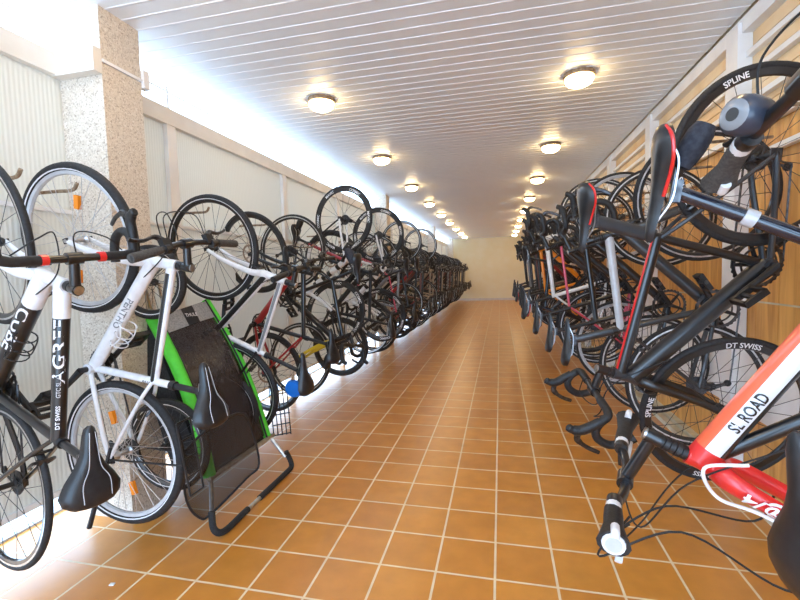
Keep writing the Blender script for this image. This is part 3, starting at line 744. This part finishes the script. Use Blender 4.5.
# ------------------------------------------------------------------ the near bicycles, left
def agree_tt(t, a):
    if t < .2: return 'white'
    return 'red' if (t > .2 and cos(a) < -.5) else 'black'
S1 = dict(c='black', head='white', tt=agree_tt, dt=lambda t, a: 'white' if t < .18 else 'black', ss='black', cs_c='black', rt=.027, rd=.034, tdrop=.02, k=1.0, fork='white',
          letters=[('AGREE', 'tt', .42, .036, 'white', 1, -1, 1.5, 58), ('DT SWISS', 'tt', .84, .013, 'white', 1, -1, 1.1, 58), ('GTC SL', 'tt', .66, .013, 'silver_paint', 1, -1, 1, 58), ('CUBE', 'dt', .40, .042, 'white', 1, 1, 1.5, 30)],
          wheel='road', tape='tape', band='red', saddle='comfort', strim='white_line', post='black', crank=2.2)
b1, d1, G1, ST1, mt1, hb1 = bike('black and white road bicycle lettered AGREE with red bar bands, nearest on the left', 'L', 'up', (-2.064, 1.325, .855), (-12.4, -1.7, -2, -7.3),
     dict(wb=1.001, st=.525, sh=.70, ht=.174, cs=.399, ha=73.8, sa=72.3, stem=.11), S1, hero=True)
bottle_cage(b1, d1, 'matt_black', .5)
S2 = dict(c='white', post='matt_black', wheel='trek', bar='flat', grip='grip_grey', saddle='comfort', strim='white_line', tdrop=.10, sdrop=.0, rt=.020, rd=.027, fork='white', crank=1.0,
          tt=lambda t, a: 'black' if (t > .08 and abs(sin(a)) > .93) else 'white', letters=[('PENTHO', 'dt', .45, .026, 'grey', 1, 1, 1.1, 25), ('0110', 'st', .72, .014, 'black', 1, 1, 1.2, 20)])
b2, d2, G2, ST2, mt2, hb2 = bike('white trekking bicycle with orange reflectors hung nose up behind the AGREE bicycle', 'L', 'up', (-1.84, 1.593, .895), (-2.3, -8.5, .9, -7.6),
     dict(wb=.995, st=.444, sh=.614, ht=.156, cs=.417, ha=72.1, sa=72.9, bw=.58), S2, hero=True)
bottle_cage(b2, d2, 'white', .40); rear_rack(b2, d2)
mb = MB().tube([d2['RH']+Vector((.05, .07, .02)), d2['RH']+Vector((-.28, .13, -.12))], [.008, .011], 'matt_black', 8); link('kickstand', mb.mesh('kickstand'), b2)
S3 = dict(c='white', wheel='trek_b', bar='flat', saddle='mid', rt=.018, rd=.024, fork='white', post='matt_black', tdrop=.06,
          tt=lambda t, a: 'grey' if abs(sin(a)) > .8 else 'white', dt=lambda t, a: 'black' if abs(sin(a)) > .75 else 'white', ss='black', cs_c='black', crank=.2)
b3, d3, *_ = bike('white and black trekking bicycle with a blue disc under its saddle, right behind the trailer', 'L', 'up', (-1.854, 2.50, .938), (-3.6, -.4, 8, 1.7),
     dict(wb=.962, st=.399, sh=.665, ht=.166, ha=70.2, sa=66, bw=.56), S3, hero=True)
mb = MB().lathe([(0, -.02), (.052, -.018), (.060, 0), (.052, .018), (0, .02)], (0, 0, 0), 'bright_blue', 24); mb.xf(Matrix.Translation(d3['SM']+Vector((-.10, .03, -.055))))
o = link('lock_disc', mb.mesh('lock_disc'), b3); o['label'] = 'bright blue round disc under the saddle'

# ------------------------------------------------------------------ styles for the rest
ST_ = {
 'road_black':  (None, dict(c='black', tape='tape', wheel='road', saddle='race', fork='black')),
 'road_white':  (None, dict(c='white', dt=lambda t, a: 'black' if (t > .15 and int(t*14) % 3 == 0) else 'white', wheel='aero', saddle='race', fork='white', ss='black', cs_c='white', rd=.028)),
 'road_silver': (None, dict(c='charcoal', tt=lambda t, a: 'silver_paint', dt='charcoal', wheel='road', rt=.021, rd=.028, pflat=1.6, post='charcoal', fork='charcoal', saddle='race')),
 'road_dark':   (None, dict(c='charcoal', wheel='road', rt=.019, rd=.027, fork='black', saddle='race', strim='red')),
 'road_orange': (None, dict(c='orange', fork='black', wheel='road', rt=.017, rd=.024, ss='orange')),
 'road_red':    (None, dict(c='black', tt='pink_red', fork='black', wheel='road_w', rt=.010, rd=.022, ss='pink_red')),
 'trek_dark':   (dict(bw=.56), dict(c='navy', fork='black', sus=False, wheel='disc', bar='flat', saddle='mid', guard=None)),
 'mtb_black':   (dict(bw=.60), dict(c='matt_black', fork='matt_black', sus=True, wheel='mtb', bar='flat', saddle='mid')),
 'mtb_brown':   (dict(bw=.60), dict(c='brown_red', fork='black', sus=True, wheel='mtb', bar='flat', saddle='mid')),
 'trek_beige':  (dict(bw=.56), dict(c='beige', fork='beige', wheel='trek_b', bar='flat', saddle='mid')),
 'trek_grey':   (dict(bw=.56), dict(c='grey', fork='grey', wheel='trek_b', bar='flat', saddle='mid', guard='matt_black')),
 'trek_red':    (dict(bw=.56), dict(c='black', fork='black', wheel='disc', bar='flat', saddle='mid', ss='dark_red', dt='dark_red')),
 'road_yellow': (None, dict(c='black', fork='yellow', wheel='road', saddle='race')),
}
def gen(style, label, side, nose, pos, ang, G_=None, group=None, extra=None):
    g, S = ST_[style]; S = dict(S)
    if side == 'R' and nose == 'up' and S.get('bar') != 'flat': S['barrot'] = -4; g = dict(g or {}); g.update(stem=.13, sp=.06, stemang=12); style = style+' right'
    if G_ or extra: gg = dict(g or {}); gg.update(G_ or {}); SS = dict(S); SS.update(extra or {}); return bike(label, side, nose, pos, ang, gg, SS, group, key=label)
    return bike(label, side, nose, pos, ang, g, S, group, key=style)

GL = 'bicycles hung along the left wall'; GR = 'bicycles hung along the right wall'
b4, d4, *_ = gen('trek_red', 'black bicycle with dark red stays hung nose up, second behind the trailer', 'L', 'up', (-2.0, 3.22, .90), (-8, -3.8, 1.3, -11.6), None, GL)
bag(b4, d4, 'rubber', .8)
# tall ones turned round to face the wall
W1 = dict(c='white', dt=lambda t, a: 'black' if (t > .15 and int(t*15) % 3 == 0) else 'white', wheel='aero', saddle='race', fork='white', ss='matt_black', cs_c='white', st_c='dark_red', rd=.027, post='matt_black')
b5, d5, *_ = bike('white road bicycle with striped down tube and deep white-lettered rims, highest on the left', 'R', 'down', (-1.52, 4.12, 1.427), (13, 7.1, 1.6, -14), dict(wb=.951, sh=.67, ht=.13), W1, GL)
o = bag(b5, d5, 'rubber', .9, (-.16, 0, -.03)); o.name = 'saddle_bag'
gen('road_white', 'white road bicycle with deep lettered rims, hung behind the highest one on the left', 'R', 'down', (-1.405, 5.18, 1.354), (3.7, 0, 0, 6), None, GL)
gen('road_black', 'black road bicycle, third of the tall ones turned towards the left wall', 'R', 'down', (-1.49, 6.86, 1.384), (.7, 0, 0, -8), None, GL)
gen('road_dark', 'dark grey road bicycle, farthest of the tall ones turned towards the left wall', 'R', 'down', (-1.475, 8.47, 1.405), (0, 0, 0, 5), None, GL)
b6, d6, *_ = gen('road_yellow', 'black bicycle with yellow fork under the tall white one, left wall', 'L', 'down', (-1.92, 3.66, 1.10), (-4, 2, 0, 12), None, GL)
bag(b6, d6)
left = [('mtb_black', 'up'), ('road_red', 'down'), ('trek_grey', 'up'), ('road_black', 'down'), ('trek_red', 'up'), ('mtb_brown', 'up'), ('road_dark', 'up'), ('trek_beige', 'up')]
labs = ['black mountain bicycle hung nose up, left wall, third behind the trailer', 'black and pinkish red road bicycle hung nose down on the left wall', 'grey trekking bicycle with black mudguards, left wall mid row',
        'black road bicycle hung nose down beyond the grey trekking one, left wall', 'black and dark red trekking bicycle hung nose up in the middle of the left row', 'brown mountain bicycle hung nose up in the middle of the left row',
        'charcoal road bicycle hung nose up behind the brown mountain one, left wall', 'beige bicycle hung nose up at the start of the far left row']
farstyles = ['mtb_brown', 'road_black', 'trek_beige', 'mtb_black', 'trek_grey', 'mtb_brown', 'road_dark', 'trek_dark', 'trek_beige', 'road_black']
BBL = []
ys = [4.62, 5.62, 6.08, 6.48, 7.30, 7.72, 8.1, 8.9]
while ys[-1] < 18.0: ys.append(ys[-1]+.45+random.uniform(-.01, .01))
for i, Y in enumerate(ys):
    j = lambda a: random.uniform(-a, a)
    if i < 8: stl, ns = left[i]; lab = labs[i]; grp = GL
    else: stl, ns = farstyles[i % 10], 'up'; lab = 'bicycle hung nose up in the far tight-packed part of the left row'; grp = 'far bicycles of the left row'
    z = (.90 if ns == 'up' else 1.12)+j(.03)
    BBL.append((Y, ns, z))
    gen(stl, lab, 'L', ns, (-1.92+j(.03), Y, z), (j(4), -4 if ns == 'up' else 3, j(2), j(12)), None, grp)

# ------------------------------------------------------------------ right wall
S0 = dict(c='charcoal', wheel='disc', bar='flat', grip='grip_grey', ergo=True, saddle='comfort', fork='charcoal', crank=.5, lev='matt_black')
b0, d0, G0, ST0, mt0, hb0 = bike('charcoal flat-bar bicycle with a round lamp on its bar, nearest on the right', 'R', 'up', (1.15, .84, 1.173), (-3.5, 6.5, .2, -14.5), dict(bw=.62, stem=.102, sh=.716, wb=1.018), S0, hero=True)
mb = MB().lathe([(0, -.03), (.026, -.03), (.036, -.02), (.038, .0), (.034, .03), (.022, .045), (0, .048)], (0, 0, 0), 'slate', 20, 'z')
mb.lathe([(0, -.034), (.012, -.034), (.012, -.033)], (0, 0, 0), 'black', 20, 'z'); mb.lathe([(.012, -.033), (.022, -.033), (.028, -.0295)], (0, 0, 0), 'grey', 20, 'z')
mb.xf(Matrix.Translation((.02, .12, .03)) @ Matrix.Rotation(radians(210), 4, 'X')); o = link('bar_lamp', mb.mesh('bar_lamp'), hb0)
mb = MB()
for s in (1,): mb.tube(spl([(-.03, .315, .012), (.02, .33, .01), (.09, .32, .012), (.12, .31, .012)], 4), [.012]*4+[.014]*4+[.010]*4+[.006], 'white', 8)
def r1_dt(t, a): return 'orange_red' if sin(a) < -.35 and False else ('white' if abs(cos(a)) < .75 else 'black')
S1R = dict(c='black', head='red', tt=lambda t, a: 'red' if t < .10 else ('orange_red' if cos(a) > .55 else ('white' if cos(a) > -.45 else 'black')), dt='black', fork='red', wheel='disc', bar='flat', grip='rubber', ergo=True, lev='white', saddle='mid', strim='red',
           clamp='silver_paint', post='navy', st_c='navy', ss='navy', rt=.033, rd=.015, tdrop=.24, sdrop=-.12, pr=.0165, nofw=True, fk=1.25, crank=2.6, letters=[('SL ROAD', 'tt', .30, .026, 'black', 1, 1, .75, 0)])
bR, dR, GR1, STR, mtR, hbR = bike('red and white flat-bar bicycle lettered SL ROAD, hung nose down at the right front', 'R', 'down', (.99, 1.05, 1.165), (14, 8.5, -4, 7.5),
     dict(bw=.58, wb=1.008, st=.5, sh=.681, ht=.065, ha=75.1, sa=71, stem=.159, sp=.071), S1R, hero=True)
bag(bR, dR, 'bag', .75, (-.10, 0, -.035))
fl = MB(); fo = Y3(dR['HB']-dR['ax']*.13, .050); letter_tube(fl, 'no@/4', fo, dR['ax'], Vector((0, 1, 0)).cross(dR['ax']), Vector((0, 1, 0)), .026, .022, 'white', 1.0, 1.5)
link('fork_lettering', fl.mesh('fork_lettering'), bR, STR)
for k_, pts in enumerate(([dR['BC']+Vector((.02, .15, -.02)), dR['BC']+Vector((.13, .10, .02)), dR['HT']+Vector((.16, .02, .02)), dR['HB']+Vector((.16, -.06, -.12)), dR['HB']+Vector((.02, -.05, -.14))],
                          [dR['BC']+Vector((.02, .12, -.02)), dR['BC']+Vector((.16, .14, .03)), dR['HT']+Vector((.20, .05, -.02)), dR['FH']+Vector((.10, .05, .18)), dR['FH']+Vector((.02, .05, .05))])):
    link('cable', cable_mesh(pts, 'rubber', .003).mesh('cable'), bR, STR)
link('brake_hose', cable_mesh([dR['HB'].lerp(dR['BB'], .12)+Vector((0, .04, 0)), dR['HB']+Vector((-.02, .05, .03)), dR['HB']+Vector((.05, .05, -.01)), dR['HB'].lerp(dR['FH'], .3)+Vector((.01, .066, 0)), dR['FH']+Vector((-.01, .07, .02))], 'white', .0045).mesh('brake_hose'), bR, STR)
S3R = dict(c='charcoal', tt=lambda t, a: 'red' if cos(a) > .80 else 'black', dt=lambda t, a: 'red' if (cos(a) < -.86) else 'black', wheel='spline', saddle='race', strim='red', fork='black', rt=.021, rd=.033, pflat=1.9, post='charcoal', crank=4.0, st_c='black', barrot=-50, spinr=2.37)
b3r, d3r, *_ = bike('black road bicycle with red pinstripes and SPLINE rims, hung nose down on the right wall', 'R', 'down', (1.025, 1.992, 1.285), (-8.2, 2.7, -6, 6.3),
     dict(wb=1.038, st=.464, sh=.71, ht=.108, cs=.416, ha=76.6, sa=76.2, stem=.10), S3R, hero=True)
b4r, d4r, *_ = gen('road_silver', 'road bicycle with silver top tube hung nose up behind the red-pinstriped one', 'R', 'up', (1.094, 2.57, 1.061), (3.9, -1.7, 0, 8), dict(st=.488, sh=.728), GR)
gen('road_black', 'black road bicycle hung nose up, right wall, just behind the silver-tubed one', 'R', 'up', (1.09, 3.218, 1.032), (.9, -1.6, 0, -6), dict(st=.485, sh=.752), GR)
b6r, d6r, *_ = gen('road_red', 'black road bicycle with slim pinkish red top tube, right wall', 'R', 'up', (1.0, 3.72, 1.10), (0, 0, 0, 5), None, GR)
gen('road_white', 'white road bicycle hung nose up on the right wall, in front of the orange one', 'R', 'up', (.931, 4.185, 1.169), (0, -.4, 0, -8), None, GR, dict(wheel='road', dt='black', ss='white'))
right = [('road_dark', 'charcoal road bicycle hung nose up on the right wall, between the white and orange ones'), ('trek_dark', 'navy flat-bar bicycle hung nose down on the right wall near the orange one'), ('road_orange', 'orange road bicycle hung nose up on the right wall')]
Y = 4.66; BBR = []
for k_, (stl, lab) in enumerate(right):
    ns = 'down' if k_ == 1 else 'up'
    gen(stl, lab, 'R', ns, (1.0, Y, 1.12 if ns == 'up' else 1.25), (0, -2, 0, 6), dict(st=.49) if stl == 'road_orange' else None, GR); Y += .5
fr_ = ['road_black', 'mtb_brown', 'trek_red', 'road_dark', 'trek_grey', 'road_black', 'mtb_black', 'road_dark', 'trek_dark']
for k_ in range(9):
    gen(fr_[k_], 'bicycle hung nose up in the far tight-packed part of the right row', 'R', 'up', (1.0+random.uniform(-.04, .04), Y, 1.10+random.uniform(-.03, .03)), (random.uniform(-5, 5), -2, 0, random.uniform(-12, 12)), None, 'far bicycles of the right row')
    Y += .45

# ------------------------------------------------------------------ child trailer standing on its handlebar
T = Matrix.Translation((-1.5, 2.22, 0))
tr = empty('bike_trailer', 'green and black child bicycle trailer standing upright on its foam-covered push bar', 'bicycle trailer', T)
def P(x, y, z): return Vector((x+1.5, y-2.22, z))
BN, BF, TN, TF = P(-1.52, 1.92, .24), P(-1.52, 2.54, .23), P(-1.92, 2.03, 1.08), P(-1.92, 2.52, 1.15)
nrm = (TN-BN).cross(BF-BN).normalized(); nrm = -nrm if nrm.x < 0 else nrm
def F(u, v, h=0): # u 0 near..1 far, v 0 bottom..1 top, h out of face
    return (BN.lerp(BF, u)).lerp(TN.lerp(TF, u), v)+nrm*h
def bow(v): return .05*sin(pi*min(1, max(0, v)))
body = MB()
for a, b_ in (((0, 0), (0, 1)), ((1, 0), (1, 1))): pass
cs_ = [F(0, 0, -.02), F(1, 0, -.02), F(1, 1, -.02), F(0, 1, -.02)]; bk = [p+Vector((-.20, 0, .03)) for p in cs_]
bk[2] = cs_[2]+Vector((-.16, -.03, -.10)); bk[3] = cs_[3]+Vector((-.16, .03, -.10))
i0 = len(body.v); body.v += cs_+bk
for f in ((4,5,6,7),(0,1,5,4),(1,2,6,5),(2,3,7,6),(3,0,4,7),(0,3,2,1)): body.face([i0+q for q in f], 'fabric_black')
link('body', body.mesh('body', False), tr)
win = MB(); n_ = 10
for i in range(n_):
    v0, v1 = .02+.86*i/n_, .02+.86*(i+1)/n_
    for j in range(6):
        u0, u1 = .10+.80*j/6, .10+.80*(j+1)/6
        hh = lambda u, v: bow(v)+.015*sin(pi*u)
        win.quad([F(u0, v0, hh(u0, v0)), F(u1, v0, hh(u1, v0)), F(u1, v1, hh(u1, v1)), F(u0, v1, hh(u0, v1))], 'film')
link('window_film', win.mesh('window_film'), tr)
for u, w_ in ((.02, .06), (.96, .055)):
    g = MB()
    for s_, wd in ((-1, 0), (1, 0)): pass
    pts = [F(u, v, bow(v)-.005) for v in [i/12 for i in range(13)]]
    g.tube(pts, .034 if u < .5 else .026, 'lime', 10, flat=1.0)
    link('green_side_panel', g.mesh('green_side_panel'), tr)
    g = MB().tube([F(u+(.055 if u < .5 else -.05), v, bow(v)+.014) for v in [i/12 for i in range(13)]], .006, 'rubber', 8); link('zip_seam', g.mesh('zip_seam'), tr)
band = MB()
for j in range(10):
    u0, u1 = j/10, (j+1)/10; hh = lambda u: .022+.02*sin(pi*u)
    band.quad([F(u0, .87, hh(u0)), F(u1, .87, hh(u1)), F(u1, .99, hh(u1)-.012), F(u0, .99, hh(u0)-.012)], 'fabric_grey' if not 4 <= j <= 5 else 'black')
letter_flat(band, 'THULE', F(.5, .93, .043), (BF-BN), F(.5, 1)-F(.5, 0), .022, 'white', 0, 1.1)
band.f = band.f; link('fabric_header', band.mesh('fabric_header'), tr)
rod = MB().tube([F(-.02, -.01, .01), F(1.04, -.01, .01)], .014, 'galv', 10); link('cross_tube', rod.mesh('cross_tube'), tr)
for u, ft in ((.02, P(-1.42, 1.80, .10)), (.98, P(-1.40, 2.52, .10))):
    rod = MB().tube([F(u, 0, .005), ft], .011, 'steel', 10); link('push_bar_leg', rod.mesh('push_bar_leg'), tr)
rod = MB().tube(spl([P(-1.42, 1.80, .13), P(-1.40, 1.785, .05), P(-1.37, 1.82, .020), P(-1.37, 1.98, .018), P(-1.37, 2.03, .018)], 6), .017, 'foam', 12); link('foam_grip', rod.mesh('foam_grip'), tr)
rod = MB().tube([P(-1.37, 2.0, .018), P(-1.37, 2.20, .018)], .011, 'galv', 10); link('push_bar', rod.mesh('push_bar'), tr)
rod = MB().tube(spl([P(-1.37, 2.15, .018), P(-1.37, 2.46, .018), P(-1.37, 2.535, .025), P(-1.38, 2.55, .06), P(-1.40, 2.53, .13)], 6), .017, 'foam', 12); link('foam_grip', rod.mesh('foam_grip'), tr)
# net foot well hanging off the front
nt = MB()
o1 = [P(-1.42, 1.62, .50), P(-1.36, 1.76, .585), P(-1.33, 1.95, .585), P(-1.33, 2.03, .50), P(-1.33, 2.10, .25), P(-1.36, 2.02, .20), P(-1.42, 1.80, .12), P(-1.44, 1.74, .13), P(-1.44, 1.66, .26)]
oo = spl(o1+[o1[0]], 5)[:-1]; ctr = sum(oo, Vector())/len(oo); i0 = len(nt.v); nt.v += oo+[ctr+Vector((-.03, 0, -.01))]
for i in range(len(oo)): nt.face([i0+i, i0+(i+1) % len(oo), i0+len(oo)], 'net')
ow = link('net_foot_well', nt.mesh('net_foot_well'), tr)
ed = MB().tube(oo, .006, 'rubber', 8, closed=True); link('net_edge', ed.mesh('net_edge'), ow)
# wire basket at the far side
wb_ = MB(); bo = P(-1.50, 2.56, .22)
for i in range(5): wb_.tube([bo+Vector((.0, 0, i*.07)), bo+Vector((.10, .05, i*.07+.01))], .004, 'rubber', 6)
for i in range(5): wb_.tube([bo+Vector((.025*i, .0125*i, 0)), bo+Vector((.025*i-.02, .0125*i, .34))], .004, 'rubber', 6)
link('wire_basket', wb_.mesh('wire_basket'), tr)
# small wheel at the raised front end
r_, sp_, parts, _c = wheel_parts('trek', .205, False)
wmt = Matrix.Translation(P(-1.86, 1.98, 1.28)) @ Matrix.Rotation(radians(8), 4, 'Z')
wo = wheel('front_wheel', tr, 'trek_b', .205, False, wmt, False)
rod = MB()
for s in (-.05, .05): rod.tube([P(-1.86, 1.98+s, 1.28), P(-1.93, 2.1+s, 1.08)], .009, 'steel', 8)
link('wheel_fork', rod.mesh('wheel_fork'), tr)
for yy, x_ in ((1.88, -1.72), (2.44, -1.78)):
    wo = wheel('side_wheel', tr, 'trek_b', .25, False, Matrix.Translation(P(x_, yy, .42)) , False)

# ------------------------------------------------------------------ wall hooks
def hook_mesh(s, ln):
    return MB().tube(spl([(0, 0, 0), (s*ln*.6, 0, 0), (s*ln, 0, 0), (s*(ln+.03), 0, .03)], 5), .008, 'rust', 8).mesh('hook')
hl = hook_mesh(1, .24); hr = hook_mesh(-1, .36)
def hook(side, Y, z, lab, grp):
    o = link('wall_hook', hl if side == 'L' else hr); o.location = (XL+.03 if side == 'L' else XR-.01, Y, z); tag(o, lab, 'hook', grp)
for Y, z in [(1.38, 1.73), (1.62, 1.72), (2.55, 1.74), (3.3, 1.73)]+[(q[0], 1.74) for q in BBL]:
    hook('L', Y+.01, z, 'steel hook rod on the left wall holding a bicycle wheel', 'hooks of the left wall')
for Y in [.95, 1.25, 2.1, 2.6, 3.25, 3.75, 4.2]+[4.66+.45*k for k in range(12)]:
    hook('R', Y+.01, 1.93, 'steel hook rod on the right wall holding a bicycle wheel', 'hooks of the right wall')
for Y, X_, z in ((4.1, -1.8, 1.58), (5.18, -1.75, 1.55), (6.86, -1.78, 1.55), (8.47, -1.78, 1.58)):
    o = link('long_hook', MB().tube([(XL+.02, 0, 0), (X_-.08, 0, 0), (X_, 0, .05)], .008, 'rust', 8).mesh('long_hook')); o.location = (0, Y, z)
    tag(o, 'steel hook rod reaching from the left wall to a tall hung bicycle', 'hook', 'long hooks of the left wall')
# litter on the floor
o = link('paper_scrap', MB().obox((0, 0, .002), (.010, .002, 0), (-.002, .007, 0), (0, 0, .002), 'white').mesh('paper_scrap', False)); o.location = (-1.63, 1.42, 0); tag(o, 'tiny white scrap of paper on a floor tile, front left', 'paper scrap')
